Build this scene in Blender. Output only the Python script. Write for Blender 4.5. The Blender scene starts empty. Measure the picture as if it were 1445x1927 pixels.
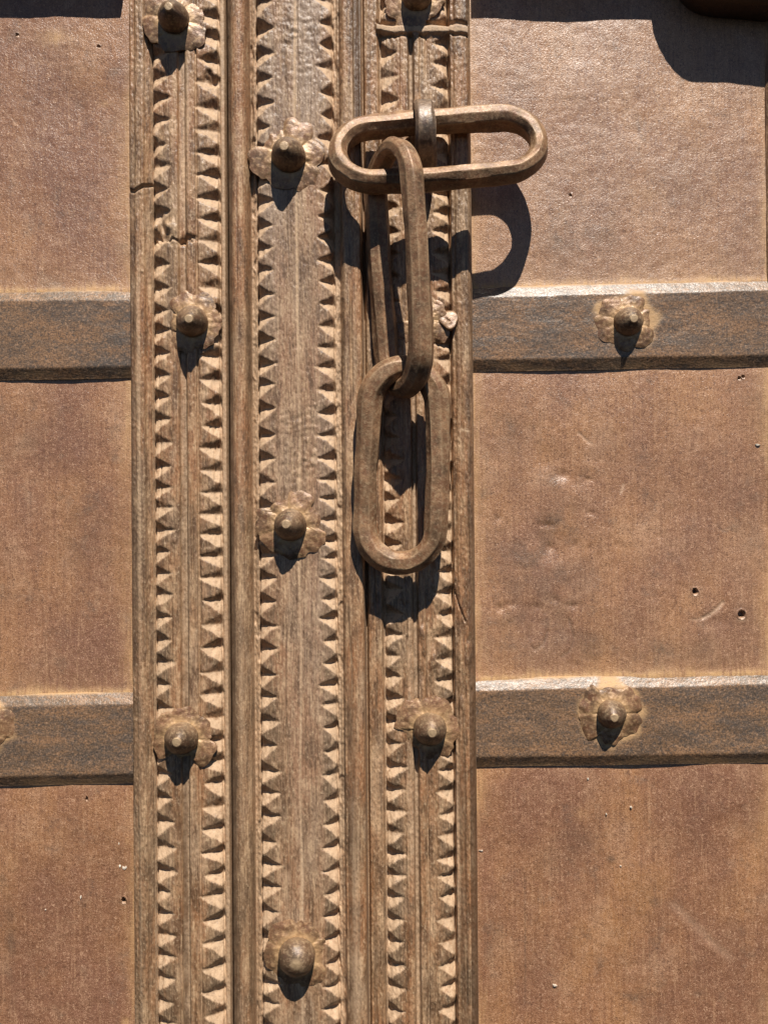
import bpy, math, random
import numpy as np
from mathutils import Matrix, Vector

# ------------------------------------------------------------------ camera, sky, sun, exposure
S = 0.0005                       # metres per working unit (the door is worked out in half millimetres)
DIST = 1700.0                    # camera distance from the panel plane, working units
ROLL, PITCH = 0.0080, 0.0080
SUN_TO = Vector((0.22, -1.0, 1.60)).normalized()
sc = bpy.context.scene
col = sc.collection

rgt = Vector((math.cos(ROLL), 0, -math.sin(ROLL)))
up0 = Vector((math.sin(ROLL), 0, math.cos(ROLL)))
bk0 = Vector((0, -1, 0))
up = up0 * math.cos(PITCH) + bk0 * math.sin(PITCH)
bck = bk0 * math.cos(PITCH) - up0 * math.sin(PITCH)
CAMPOS = Vector((0, -DIST, -DIST * math.tan(PITCH)))
cam_d = bpy.data.cameras.new('camera')
cam = bpy.data.objects.new('camera', cam_d)
col.objects.link(cam)
cam.matrix_world = Matrix(((rgt.x, up.x, bck.x, CAMPOS.x * S), (rgt.y, up.y, bck.y, CAMPOS.y * S),
                           (rgt.z, up.z, bck.z, CAMPOS.z * S), (0, 0, 0, 1)))
cam_d.sensor_fit = 'VERTICAL'
cam_d.sensor_height = 36.0
cam_d.lens = DIST / 1927.0 * 36.0
cam_d.clip_start, cam_d.clip_end = 0.01, 200.0
sc.camera = cam

world = bpy.data.worlds.new('World')
sc.world = world
world.use_nodes = True
wn = world.node_tree
sky = wn.nodes.new('ShaderNodeTexSky')
sky.sky_type = 'NISHITA'
sky.sun_disc = False
sky.sun_elevation = math.asin(SUN_TO.z)
sky.sun_rotation = math.atan2(SUN_TO.x, SUN_TO.y)
bg = wn.nodes['Background']
bg.inputs['Strength'].default_value = 0.05
sky.air_density = 0.30
sky.dust_density = 0.1
wn.links.new(sky.outputs[0], bg.inputs['Color'])

sun_d = bpy.data.lights.new('sun', 'SUN')
sun_d.energy = 5.0
sun_d.angle = math.radians(0.5)
sun_d.color = (1.0, 0.95, 0.87)
sun = bpy.data.objects.new('sun', sun_d)
col.objects.link(sun)
sun.rotation_euler = SUN_TO.to_track_quat('Z', 'Y').to_euler()

sc.view_settings.view_transform = 'Standard'
sc.view_settings.look = 'None'
sc.view_settings.gamma = 1.0
sc.view_settings.exposure = 0.58

rng = np.random.default_rng(7)
random.seed(7)


def P(px, py, d=0.0):
    """photograph pixel -> (X right, V down) in working units on the plane d above the panels"""
    ray = rgt * ((px - 722.5) / DIST) - up * ((py - 963.5) / DIST) - bck
    t = (-d - CAMPOS.y) / ray.y
    q = CAMPOS + ray * t
    return q.x, -q.z


# ------------------------------------------------------------------ numeric helpers
def field(shape, sr, sc_, seed):
    """smooth random field, std 1; sr, sc_ = blur radius in rows and columns"""
    r = np.random.default_rng(seed)
    f = np.fft.rfft2(r.standard_normal(shape))
    fr = np.fft.fftfreq(shape[0])[:, None]
    fc = np.fft.rfftfreq(shape[1])[None, :]
    f *= np.exp(-2 * (np.pi ** 2) * ((fr * sr) ** 2 + (fc * sc_) ** 2))
    o = np.fft.irfft2(f, s=shape)
    return o / (o.std() + 1e-9)


def blur(a, sr, sc_):
    pr, pc = int(4 * sr) + 1, int(4 * sc_) + 1
    b = np.pad(a, ((pr, pr), (pc, pc)), mode='edge')
    f = np.fft.rfft2(b)
    fr = np.fft.fftfreq(b.shape[0])[:, None]
    fc = np.fft.rfftfreq(b.shape[1])[None, :]
    f *= np.exp(-2 * (np.pi ** 2) * ((fr * sr) ** 2 + (fc * sc_) ** 2))
    return np.fft.irfft2(f, s=b.shape)[pr:-pr, pc:-pc]


def sstep(a, b, x):
    t = np.clip((x - a) / (b - a), 0, 1)
    return t * t * (3 - 2 * t)


def seg_dist(X, V, pts):
    best = np.full(np.broadcast(X, V).shape, 1e9)
    for (x0, v0), (x1, v1) in zip(pts[:-1], pts[1:]):
        dx, dv = x1 - x0, v1 - v0
        t = np.clip(((X - x0) * dx + (V - v0) * dv) / (dx * dx + dv * dv + 1e-9), 0, 1)
        best = np.minimum(best, np.hypot(X - x0 - t * dx, V - v0 - t * dv))
    return best


# ------------------------------------------------------------------ materials
def nodes_of(name):
    m = bpy.data.materials.new(name)
    m.use_nodes = True
    nt = m.node_tree
    return m, nt, nt.nodes['Principled BSDF']


class NB:
    def __init__(self, nt):
        self.nt = nt
        self.pos = nt.nodes.new('ShaderNodeNewGeometry').outputs['Position']

    def link(self, a, b):
        self.nt.links.new(a, b)

    def noise(self, scale, detail=3.0, rough=0.55, dist=0.0):
        mp = self.nt.nodes.new('ShaderNodeMapping')
        mp.inputs['Scale'].default_value = scale if hasattr(scale, '__len__') else (scale,) * 3
        self.link(self.pos, mp.inputs['Vector'])
        n = self.nt.nodes.new('ShaderNodeTexNoise')
        n.inputs['Scale'].default_value = 1.0
        n.inputs['Detail'].default_value = detail
        n.inputs['Roughness'].default_value = rough
        n.inputs['Distortion'].default_value = dist
        self.link(mp.outputs[0], n.inputs['Vector'])
        return n.outputs['Fac']

    def ramp(self, fac, stops):
        r = self.nt.nodes.new('ShaderNodeValToRGB')
        el = r.color_ramp.elements
        while len(el) < len(stops):
            el.new(0.5)
        for e, (p, c) in zip(el, stops):
            e.position = p
            e.color = (c, c, c, 1) if not hasattr(c, '__len__') else (*c, 1)
        self.link(fac, r.inputs[0])
        return r.outputs[0]

    def attr(self, name):
        a = self.nt.nodes.new('ShaderNodeAttribute')
        a.attribute_name = name
        return a.outputs['Fac']

    def math(self, op, a, b=None, clamp=False):
        n = self.nt.nodes.new('ShaderNodeMath')
        n.operation = op
        n.use_clamp = clamp
        for i, x in enumerate((a, b)):
            if x is None:
                continue
            if isinstance(x, (int, float)):
                n.inputs[i].default_value = x
            else:
                self.link(x, n.inputs[i])
        return n.outputs[0]

    def mix(self, fac, a, b, blend='MIX'):
        n = self.nt.nodes.new('ShaderNodeMix')
        n.data_type = 'RGBA'
        n.blend_type = blend
        if isinstance(fac, (int, float)):
            n.inputs[0].default_value = fac
        else:
            self.link(fac, n.inputs[0])
        for i, x in ((6, a), (7, b)):
            if hasattr(x, '__len__'):
                n.inputs[i].default_value = (*x, 1)
            else:
                self.link(x, n.inputs[i])
        return n.outputs[2]

    def bump(self, h, strength, dist, prev=None):
        b = self.nt.nodes.new('ShaderNodeBump')
        b.inputs['Strength'].default_value = strength
        b.inputs['Distance'].default_value = dist
        self.link(h, b.inputs['Height'])
        if prev is not None:
            self.link(prev, b.inputs['Normal'])
        return b.outputs[0]


def mat_wood():
    m, nt, bs = nodes_of('weathered_wood')
    k = NB(nt)
    streak = k.noise((210, 210, 9), 7, 0.66, 0.2)
    fine = k.noise((800, 800, 40), 3, 0.6)
    big = k.noise((34, 34, 9), 4, 0.6)
    mid = k.noise((110, 110, 30), 4, 0.65)
    speck = k.noise((560, 560, 300), 4, 0.68)
    c = k.ramp(streak, [(0.30, (0.120, 0.060, 0.029)), (0.44, (0.260, 0.142, 0.070)), (0.55, (0.330, 0.188, 0.098)),
                        (0.66, (0.385, 0.232, 0.128)), (0.78, (0.47, 0.305, 0.18))])
    c = k.mix(k.math('MULTIPLY', k.ramp(big, [(0.46, 0.0), (0.60, 1.0)]), 0.7), c, (0.310, 0.138, 0.060))
    c = k.mix(k.ramp(big, [(0.36, 0.6), (0.47, 0.0)]), c, (0.180, 0.118, 0.070))
    grey = k.ramp(k.noise((44, 44, 12), 4, 0.6), [(0.52, 0.0), (0.64, 1.0)])
    c = k.mix(k.math('MULTIPLY', grey, 0.5), c, (0.385, 0.265, 0.170))
    c = k.mix(k.ramp(mid, [(0.38, 0.8), (0.48, 0.0)]), c, (0.105, 0.054, 0.027))
    c = k.mix(k.ramp(mid, [(0.54, 0.0), (0.66, 0.7)]), c, (0.54, 0.35, 0.20))
    c = k.mix(k.math('MULTIPLY', k.attr('grey'), k.ramp(mid, [(0.36, 0.45), (0.56, 0.85)])), c, (0.315, 0.225, 0.165))
    c = k.mix(k.math('MULTIPLY', k.attr('patina'), k.ramp(mid, [(0.40, 0.85), (0.60, 0.40)])), c, (0.150, 0.098, 0.058))
    c = k.mix(k.ramp(fine, [(0.38, 0.4), (0.48, 0.0)]), c, (0.080, 0.043, 0.023))
    c = k.mix(k.ramp(fine, [(0.56, 0.0), (0.68, 0.4)]), c, (0.52, 0.35, 0.20))
    c = k.mix(k.ramp(speck, [(0.35, 0.5), (0.46, 0.0)]), c, (0.090, 0.048, 0.026))
    c = k.mix(k.ramp(speck, [(0.56, 0.0), (0.68, 0.5)]), c, (0.58, 0.41, 0.25))
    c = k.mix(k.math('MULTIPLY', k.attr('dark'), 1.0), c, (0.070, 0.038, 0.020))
    dust = k.math('MULTIPLY', k.attr('dust'), k.ramp(k.noise(300, 4, 0.65), [(0.34, 0.35), (0.52, 1.0)]), True)
    c = k.mix(dust, c, k.mix(k.noise(380, 3, 0.6), (0.405, 0.252, 0.142), (0.55, 0.39, 0.25)))
    k.link(c, bs.inputs['Base Color'])
    r = k.math('ADD', k.ramp(speck, [(0.35, 0.30), (0.65, 0.48)]), k.math('MULTIPLY', dust, 0.4), True)
    k.link(r, bs.inputs['Roughness'])
    bs.inputs['Specular IOR Level'].default_value = 0.55
    b = k.bump(streak, 0.25, 0.0012)
    b = k.bump(fine, 0.45, 0.0008, b)
    b = k.bump(speck, 0.7, 0.0009, b)
    k.link(b, bs.inputs['Normal'])
    return m


def mat_panel():
    m, nt, bs = nodes_of('rusty_iron_sheet')
    k = NB(nt)
    crink = k.noise(440, 3, 0.6, 1.0)
    fine = k.noise((560, 560, 480), 3, 0.6, 1.6)
    streak = k.noise((480, 480, 20), 4, 0.6)
    big = k.noise((16, 16, 9), 4, 0.6)
    huge = k.noise((7.5, 7.5, 5), 3, 0.6)
    c = k.ramp(big, [(0.36, (0.265, 0.120, 0.060)), (0.48, (0.325, 0.152, 0.070)), (0.58, (0.360, 0.170, 0.070)),
                     (0.70, (0.40, 0.212, 0.112))])
    c = k.mix(k.ramp(huge, [(0.40, 0.75), (0.52, 0.0)]), c, (0.200, 0.088, 0.050))
    c = k.mix(k.math('MULTIPLY', k.attr('stain'), k.ramp(k.noise(45, 4, 0.6), [(0.3, 0.75), (0.6, 1.0)])), c, (0.170, 0.076, 0.046))
    c = k.mix(k.math('MULTIPLY', k.attr('pale'), k.ramp(k.noise((70, 70, 24), 5, 0.65), [(0.35, 0.3), (0.62, 1.0)])), c, (0.44, 0.275, 0.165))
    c = k.mix(k.ramp(k.noise((22, 22, 18), 4, 0.65), [(0.54, 0.0), (0.68, 0.5)]), c, (0.41, 0.235, 0.135))
    c = k.mix(k.ramp(streak, [(0.36, 0.42), (0.48, 0.0)]), c, (0.165, 0.074, 0.038))
    c = k.mix(k.ramp(streak, [(0.56, 0.0), (0.72, 0.45)]), c, (0.46, 0.265, 0.145))
    c = k.mix(k.ramp(fine, [(0.34, 0.85), (0.49, 0.0)]), c, (0.120, 0.055, 0.030))
    c = k.mix(k.ramp(fine, [(0.54, 0.0), (0.70, 0.75)]), c, (0.56, 0.345, 0.215))
    st = k.math('MULTIPLY', k.ramp(k.noise(34, 5, 0.65), [(0.56, 0.0), (0.70, 0.55)]), k.ramp(crink, [(0.35, 1.0), (0.62, 0.35)]))
    c = k.mix(st, c, (0.115, 0.085, 0.062))
    c = k.mix(k.math('MULTIPLY', k.attr('dark'), k.ramp(crink, [(0.3, 1.0), (0.65, 0.5)])), c, (0.100, 0.066, 0.044))
    rub = k.math('MULTIPLY', k.attr('rub'), 1.0, True)
    c = k.mix(rub, c, (0.52, 0.34, 0.22))
    dust = k.math('MULTIPLY', k.attr('dust'), k.ramp(k.noise((420, 420, 36), 4, 0.65), [(0.36, 0.25), (0.58, 1.0)]), True)
    c = k.mix(dust, c, k.mix(k.noise(90, 3), (0.43, 0.215, 0.075), (0.58, 0.37, 0.17)))
    k.link(c, bs.inputs['Base Color'])
    r = k.math('ADD', k.ramp(k.noise(60, 4, 0.6), [(0.3, 0.32), (0.7, 0.43)]), k.math('MULTIPLY', dust, 0.4), True)
    k.link(r, bs.inputs['Roughness'])
    bs.inputs['Specular IOR Level'].default_value = 0.8
    b = k.bump(crink, 0.55, 0.0008)
    b = k.bump(fine, 0.5, 0.0005, b)
    k.link(b, bs.inputs['Normal'])
    return m


def mat_strap():
    m, nt, bs = nodes_of('dark_iron_strap')
    k = NB(nt)
    crink = k.noise((380, 380, 560), 3, 0.6, 0.5)
    big = k.noise((22, 22, 60), 4, 0.62)
    fine = k.noise(620, 3, 0.65)
    mid = k.noise((90, 90, 150), 5, 0.68)
    c = k.ramp(big, [(0.36, (0.135, 0.078, 0.042)), (0.50, (0.180, 0.102, 0.053)), (0.64, (0.235, 0.126, 0.062))])
    pat = k.math('MULTIPLY', k.attr('patina'), k.ramp(k.math('ADD', k.math('MULTIPLY', mid, 0.4), k.math('MULTIPLY', big, 0.6)), [(0.42, 1.0), (0.56, 0.0)]))
    c = k.mix(pat, c, (0.090, 0.072, 0.058))
    sp = k.noise((300, 300, 380), 5, 0.7)
    c = k.mix(k.ramp(sp, [(0.38, 0.85), (0.48, 0.0)]), c, (0.070, 0.056, 0.048))
    c = k.mix(k.ramp(sp, [(0.54, 0.0), (0.64, 0.7)]), c, (0.36, 0.205, 0.115))
    c = k.mix(k.ramp(fine, [(0.36, 0.8), (0.50, 0.0)]), c, (0.055, 0.040, 0.030))
    c = k.mix(k.ramp(fine, [(0.54, 0.0), (0.74, 0.55)]), c, (0.42, 0.28, 0.19))
    dust = k.math('MULTIPLY', k.attr('dust'), k.ramp(k.noise(260, 3, 0.6), [(0.25, 0.5), (0.5, 1.0)]), True)
    c = k.mix(dust, c, (0.55, 0.33, 0.15))
    k.link(c, bs.inputs['Base Color'])
    k.link(k.math('ADD', k.ramp(k.noise(70, 4, 0.6), [(0.3, 0.32), (0.7, 0.43)]), k.math('MULTIPLY', dust, 0.4), True),
           bs.inputs['Roughness'])
    bs.inputs['Specular IOR Level'].default_value = 0.6
    b = k.bump(crink, 0.5, 0.0008)
    b = k.bump(fine, 0.3, 0.0004, b)
    k.link(b, bs.inputs['Normal'])
    return m


def mat_iron(name, tint, dustc, rough, spec, dusty):
    m, nt, bs = nodes_of(name)
    k = NB(nt)
    pit = k.noise(330, 4, 0.62)
    fine = k.noise(1000, 3, 0.65)
    big = k.noise(55, 4, 0.6)
    t = np.array(tint)
    c = k.ramp(big, [(0.36, tuple(t * 0.5)), (0.50, tuple(t)), (0.62, tuple(t * 1.5))])
    c = k.mix(k.ramp(k.noise(130, 4, 0.65), [(0.40, 0.6), (0.52, 0.0)]), c, tuple(t * np.array((0.75, 0.55, 0.5))))
    c = k.mix(k.ramp(fine, [(0.32, 0.7), (0.5, 0.0)]), c, tuple(t * 0.35))
    c = k.mix(k.ramp(pit, [(0.50, 0.0), (0.66, dusty)]), c, dustc)
    c = k.mix(k.math('MULTIPLY', k.attr('dust'), k.ramp(pit, [(0.3, 0.6), (0.5, 1.0)])), c, dustc)
    c = k.mix(k.math('MULTIPLY', k.attr('wear_glare'), 0.45, True), c, tuple(np.array(dustc) * 1.05))  # worn bar edges, and glare painted onto the stud tips
    k.link(c, bs.inputs['Base Color'])
    k.link(k.ramp(pit, [(0.35, rough - 0.07), (0.65, rough + 0.12)]), bs.inputs['Roughness'])
    bs.inputs['Metallic'].default_value = 0.15
    bs.inputs['Specular IOR Level'].default_value = spec
    b = k.bump(pit, 0.5, 0.0008)
    b = k.bump(fine, 0.4, 0.0004, b)
    k.link(b, bs.inputs['Normal'])
    return m


M_WOOD, M_PANEL, M_STRAP = mat_wood(), mat_panel(), mat_strap()
M_CHAIN = mat_iron('forged_iron_brown', (0.225, 0.124, 0.063), (0.36, 0.24, 0.135), 0.48, 0.5, 0.6)
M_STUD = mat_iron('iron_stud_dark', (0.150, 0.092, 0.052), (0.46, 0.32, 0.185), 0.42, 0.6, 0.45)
M_ROSE = mat_iron('rosette_iron', (0.210, 0.112, 0.056), (0.50, 0.31, 0.15), 0.44, 0.7, 0.5)
M_STAPLE = mat_iron('staple_iron', (0.120, 0.078, 0.050), (0.32, 0.21, 0.12), 0.42, 0.7, 0.45)
M_CHIP = mat_iron('pale_chip', (0.62, 0.55, 0.45), (0.7, 0.62, 0.5), 0.7, 0.4, 0.3)


# ------------------------------------------------------------------ mesh helpers
def new_obj(name, verts, faces, mat, parent=None, normals=None, attrs=None, smooth=True):
    me = bpy.data.meshes.new(name)
    verts = np.asarray(verts, dtype=np.float32)
    faces = np.asarray(faces, dtype=np.int32)
    nf, k = faces.shape
    me.vertices.add(len(verts))
    me.vertices.foreach_set('co', verts.ravel())
    me.loops.add(nf * k)
    me.loops.foreach_set('vertex_index', faces.ravel())
    me.polygons.add(nf)
    me.polygons.foreach_set('loop_start', np.arange(0, nf * k, k, dtype=np.int32))
    me.polygons.foreach_set('use_smooth', np.full(nf, smooth, dtype=bool))
    me.update(calc_edges=True)
    me.validate()
    for an, av in (attrs or {}).items():
        a = me.attributes.new(an, 'FLOAT', 'POINT')
        a.data.foreach_set('value', np.asarray(av, dtype=np.float32).ravel())
    if normals is not None:
        me.normals_split_custom_set_from_vertices(np.asarray(normals, dtype=np.float32).tolist())
    me.materials.append(mat)
    o = bpy.data.objects.new(name, me)
    col.objects.link(o)
    if parent is not None:
        o.parent = parent
    return o


def W(X, V, d):
    """working units -> metres: x right, y into the door, z up"""
    return np.stack([np.asarray(X) * S, -np.asarray(d) * S, -np.asarray(V) * S], axis=-1)


def grid_normals(X, V, H):
    hx = np.gradient(H, axis=1) / np.gradient(X, axis=1)
    hv = np.gradient(H, axis=0) / np.gradient(V, axis=0)
    n = np.stack([-hx, -np.ones_like(H), hv], axis=-1)
    return n / np.linalg.norm(n, axis=-1, keepdims=True)


def sheet(name, X, V, H, N, attrs, mat, parent, back, inset=0.0, r0=0, r1=None, c0=0, c1=None):
    """a piece of relief: rows r0..r1, cols c0..c1 of a height grid, closed with side walls and a back at depth `back`"""
    r1 = H.shape[0] if r1 is None else r1
    c1 = H.shape[1] if c1 is None else c1
    x, v, h, n = X[r0:r1, c0:c1], V[r0:r1, c0:c1], H[r0:r1, c0:c1], N[r0:r1, c0:c1]
    R, C = h.shape
    top = W(x, v, h).reshape(-1, 3)
    idx = np.arange(R * C).reshape(R, C)
    f = np.stack([idx[:-1, :-1], idx[1:, :-1], idx[1:, 1:], idx[:-1, 1:]], axis=-1).reshape(-1, 4)
    ring = np.concatenate([idx[0, :-1], idx[:-1, -1], idx[-1, :0:-1], idx[:0:-1, 0]])
    k = len(ring)
    rx, rv = x.ravel()[ring], v.ravel()[ring]
    cx, cv = x.mean(), v.mean()
    lx = rx + np.sign(cx - rx) * inset
    lv = rv + np.sign(cv - rv) * inset
    low = W(lx, lv, np.full(k, back))
    cen = W(np.array([cx]), np.array([cv]), np.array([back]))
    base = R * C
    up_i = base + np.arange(k)
    lo_i = base + k + np.arange(k)
    verts = np.concatenate([top, top[ring], low, low, cen])
    on = np.stack([rx - cx, np.zeros(k), -(rv - cv)], axis=-1)
    edge = np.zeros((k, 3))
    a, b2, c3 = C - 1, C - 1 + R - 1, 2 * (C - 1) + R - 1
    edge[:a] = (0, 0, 1)
    edge[a:b2] = (1, 0, 0)
    edge[b2:c3] = (0, 0, -1)
    edge[c3:] = (-1, 0, 0)
    nr = np.roll(np.arange(k), -1)
    walls = np.stack([up_i, up_i[nr], lo_i[nr], lo_i], axis=-1)
    lo2 = base + 2 * k + np.arange(k)
    ci = base + 3 * k
    # back as quads (two wall steps per quad round the centre)
    bk = []
    for i in range(0, k - 1, 2):
        bk.append((lo2[i], lo2[(i + 1) % k], lo2[(i + 2) % k], ci))
    if k % 2:
        bk.append((lo2[k - 1], lo2[0], ci, ci))
    bk = [q for q in bk if len(set(q)) == 4]
    faces = np.concatenate([f, walls, np.array(bk, dtype=np.int64)])
    nn = np.concatenate([n.reshape(-1, 3), edge, edge, np.tile((0.0, 1.0, 0.0), (k + 1, 1))])
    at = {}
    for an, av in attrs.items():
        q = av[r0:r1, c0:c1].ravel()
        at[an] = np.concatenate([q, q[ring], q[ring], q[ring] * 0, [0.0]])
    return new_obj(name, verts, faces, mat, parent, nn, at)


def tag(o, label=None, cat=None, group=None, kind=None):
    for a, b in (('label', label), ('category', cat), ('group', group), ('kind', kind)):
        if b:
            o[a] = b
    return o


def empty(name, loc=(0, 0, 0)):
    o = bpy.data.objects.new(name, None)
    o.empty_display_size = 0.02
    o.location = loc
    col.objects.link(o)
    return o


VTOP, VBOT = -1085.0, 1085.0
LEFT = empty('door_leaf')
tag(LEFT, 'left door leaf with two carved tooth rows, ending at the dark vertical gap', 'door')
RIGHT = empty('door_leaf')
tag(RIGHT, 'right door leaf with the round roll moulding, wide carved band and hanging chain', 'door')

# ------------------------------------------------------------------ carved woodwork
DM = 45.0
UPW = 10.0                      # how far the timber stands proud of the profile figures below


def ux(px):
    """x of a vertical feature read off the photograph at mid height"""
    return P(px, 963.5, DM)[0]


CREASE = {
    'L1': (307, [-62, -20, 20, 62, 104, 147, 187.5, 228, 275, 314, 358, 400, 452, 500, 544, 586, 622, 666, 707, 747.5, 789, 833, 878, 917.6,
                 955, 998, 1038, 1078.6, 1118, 1161, 1203.6, 1245, 1288.7, 1331, 1373, 1415, 1454, 1499.5, 1545, 1592.5,
                 1638, 1676, 1715.7, 1757, 1796, 1838, 1882, 1922, 1964, 2006]),
    'L2': (396, [-52, -10, 32, 71, 116, 157, 205, 247, 291, 331.6, 375, 414.5, 455, 497, 542, 585, 626, 670.5, 715, 760, 803, 843.5, 885.6, 927,
                 968, 1005, 1047, 1086.5, 1129, 1175, 1218, 1264, 1305.6, 1350, 1393, 1431, 1472, 1517, 1559, 1603,
                 1643.6, 1683, 1729, 1771.5, 1818.6, 1864, 1906.7, 1949, 1992]),
    'C1': (505, [-75, -30, 14.5, 63, 110.5, 157, 202, 247, 292, 340, 384, 430.5, 472, 513, 558, 600.5, 643, 688, 726, 771, 820, 864, 909, 952.5,
                 996, 1043, 1086.5, 1130, 1176, 1218, 1266.7, 1308, 1353, 1398, 1447, 1487, 1529, 1578, 1621, 1661,
                 1707.6, 1757, 1800, 1841, 1877.6, 1921, 1965, 2009]),
    'C2': (617, [-72, -31, 10, 54, 93, 135, 183, 225, 268, 315, 365, 414.5, 454, 496, 535, 576, 618, 657, 694, 737, 779.5, 821, 864, 903, 938, 979,
                 1017, 1048.7, 1086.5, 1126, 1161, 1204, 1245, 1286, 1321, 1365, 1409, 1453, 1499.5, 1545, 1588, 1632,
                 1674, 1716, 1758.4, 1803.5, 1847, 1888, 1930, 1972, 2014]),
    'R1': (740, [-72, -32, 9, 52, 100.7, 144, 189, 233, 275, 314, 352, 391.6, 438, 479, 522, 569, 612, 655, 698, 741, 784, 824, 865, 902.6, 939, 984,
                 1024, 1066, 1109, 1156, 1194.6, 1234, 1273, 1314, 1357, 1398, 1443, 1485.5, 1526, 1565.5, 1606.5, 1646.7,
                 1687, 1729.7, 1771, 1816, 1858.5, 1902, 1944, 1986]),
    'R2': (833, [-72, -32, 8, 45, 82, 119, 163, 205, 248, 288, 328, 364.6, 400, 436, 478, 515, 548, 588, 619, 648, 676, 722, 765, 805, 845, 885, 925,
                 960, 997, 1037, 1076, 1117, 1157, 1199, 1240, 1280, 1322.6, 1367, 1415, 1449, 1488.6, 1532, 1570.6, 1615.6,
                 1646.7, 1686, 1729, 1771, 1816, 1856, 1898, 1940, 1982]),
}


def tooth_column(key, X, V, xo, xa, surf_drop, p, seed):
    """chip-carved notches between pointed teeth: depth to cut away, plus masks; xo outer edge, xa inner apex"""
    px, ys = CREASE[key]
    c = np.array([P(px, y, DM - 8)[1] for y in ys])
    r = np.random.default_rng(seed)
    n = len(c)
    i = np.clip(np.searchsorted(c, V[:, 0]) - 1, 0, n - 2)
    vv = V[:, 0]
    up_c, dn_c = c[i], c[i + 1]
    pitch = dn_c - up_c
    near_up = (vv - up_c) < 0.59 * pitch
    half = np.where(near_up, 0.59, 0.41) * pitch
    dz = np.where(near_up, vv - up_c, dn_c - vv)
    k = np.where(near_up, i, i + 1)
    dn = surf_drop * (1 + 0.15 * r.standard_normal(n)).clip(0.6, 1.4)
    ln = (1 + 0.08 * r.standard_normal(n)).clip(0.75, 1.2)
    pw = p * (1 + 0.12 * r.standard_normal(n)).clip(0.7, 1.4)
    wob = field(V.shape, 3.5, 3.5, seed + 50) * 1.7 + field(V.shape, 1.4, 1.4, seed + 51) * 0.5
    s = (X - xo) / ((xa - xo) * ln[k][:, None])
    s1 = np.clip(1 - s, 0, 1)
    w = (half[:, None] * 1.03) * s1 ** pw[k][:, None] + 1e-6
    lean = 0.0
    t = np.clip(1 - (np.maximum(dz[:, None] + wob * 0.6, 0)) / w, 0, 1)
    inside = (s >= -0.02) & (s <= 1)
    cut = dn[k][:, None] * s1 ** 0.85 * t * inside
    tip = (4.0 * s1 ** 1.4 + 3.0 * s1 ** 6) * inside
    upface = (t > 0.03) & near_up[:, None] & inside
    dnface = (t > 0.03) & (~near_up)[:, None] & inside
    cells = [(c[j], c[j + 1]) for j in range(n - 1)]
    cut = blur(cut + tip, 0.4, 0.5) + 0.4 * field(V.shape, 2.2, 2.2, seed + 52) * ((s >= 0) & (s <= 1))
    return cut, upface.astype(float), dnface.astype(float), inside & (t <= 0.03), cells


def profile(X, pts):
    xs, hs = zip(*pts)
    return np.interp(X, [ux(a) for a in xs], hs)


def bead(X, a, b, h):
    t = np.clip((X - ux(a)) / (ux(b) - ux(a)), 0, 1)
    return h * np.sqrt(np.clip(1 - (2 * t - 1) ** 2, 0, 1)) * ((X > ux(a)) & (X < ux(b)))


def make_grid(pa, pb, dx, dv):
    xs = np.linspace(ux(pa), ux(pb), int(round((ux(pb) - ux(pa)) / dx)) + 1)
    vs = np.linspace(VTOP, VBOT, int(round((VBOT - VTOP) / dv)) + 1)
    return np.meshgrid(xs, vs)


def surface_noise(shape, seed):
    return (0.32 * field(shape, 22, 0.75, seed) + 0.55 * field(shape, 60, 2.2, seed + 1) + 0.30 * field(shape, 0.9, 0.9, seed + 2)
            + 0.9 * field(shape, 90, 9, seed + 3) + 0.20 * field(shape, 4.5, 2.5, seed + 4))


def vcracks(shape, seed, level=2.35, depth=3.0):
    f = field(shape, 45, 0.8, seed)
    return depth * sstep(level - 0.5, level + 0.3, f)


def finish(H, dust, seed, lo=0.6, hi=4.5):
    cav = blur(H, 4, 4) - H
    d2 = sstep(lo, hi, cav + 0.5 * field(H.shape, 3, 3, seed)) * 0.65
    return np.clip(np.maximum(dust, d2), 0, 1)


def cols(X, a, b):
    x = X[0]
    return int(np.argmin(abs(x - ux(a)))), int(np.argmin(abs(x - ux(b)))) + 1


def place_teeth(keys, parent, X, V, H, N, at, back):
    for (a, b, cells) in keys:
        c0, c1 = cols(X, a, b)
        for (va, vb) in cells:
            r0 = int(np.argmin(abs(V[:, 0] - va)))
            r1 = int(np.argmin(abs(V[:, 0] - vb))) + 1
            if r1 - r0 < 4:
                continue
            sheet('carved_tooth', X, V, H, N, at, M_WOOD, parent, back, 0.8, r0, r1, c0, c1)


# --- left leaf stile
X, V = make_grid(245.5, 427.5, 1.5, 2.2)
sh = X.shape
H = profile(X, [(245.5, 22), (247, 30), (251, 33), (257, 33.5), (259, 35.5), (275, 36), (277, 33), (281, 31), (286, 28), (288.5, 23.5), (290.5, 23.5),
                (291.5, 38), (339, 38), (341, 32), (352, 29.5), (354, 37.5), (359, 40), (364, 38.5), (372, 38.5), (374, 33.5), (377, 38.5),
                (414.5, 38), (416, 23), (418, 22.5), (419, 24), (426, 24), (427.5, 15)])
H = H + bead(X, 259, 276, 1.8)
dust = np.zeros(sh)
patina = np.zeros(sh)
dark = np.zeros(sh)
low = sstep(-250, 500, V)
for key, xo, xa, seed in (('L1', 290.3, 327, 11), ('L2', 415.5, 374, 12)):
    cut, upf, dnf, top, cells = tooth_column(key, X, V, ux(xo), ux(xa), 13.5, 0.92, seed)
    H = H - cut
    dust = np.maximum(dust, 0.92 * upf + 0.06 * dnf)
    patina = np.maximum(patina, top * (0.25 + 0.85 * low) * sstep(1.0, 0.55, abs(X - ux(xo)) / abs(ux(xa) - ux(xo))))
    if key == 'L1':
        cl1 = cells
    else:
        cl2 = cells
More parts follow.
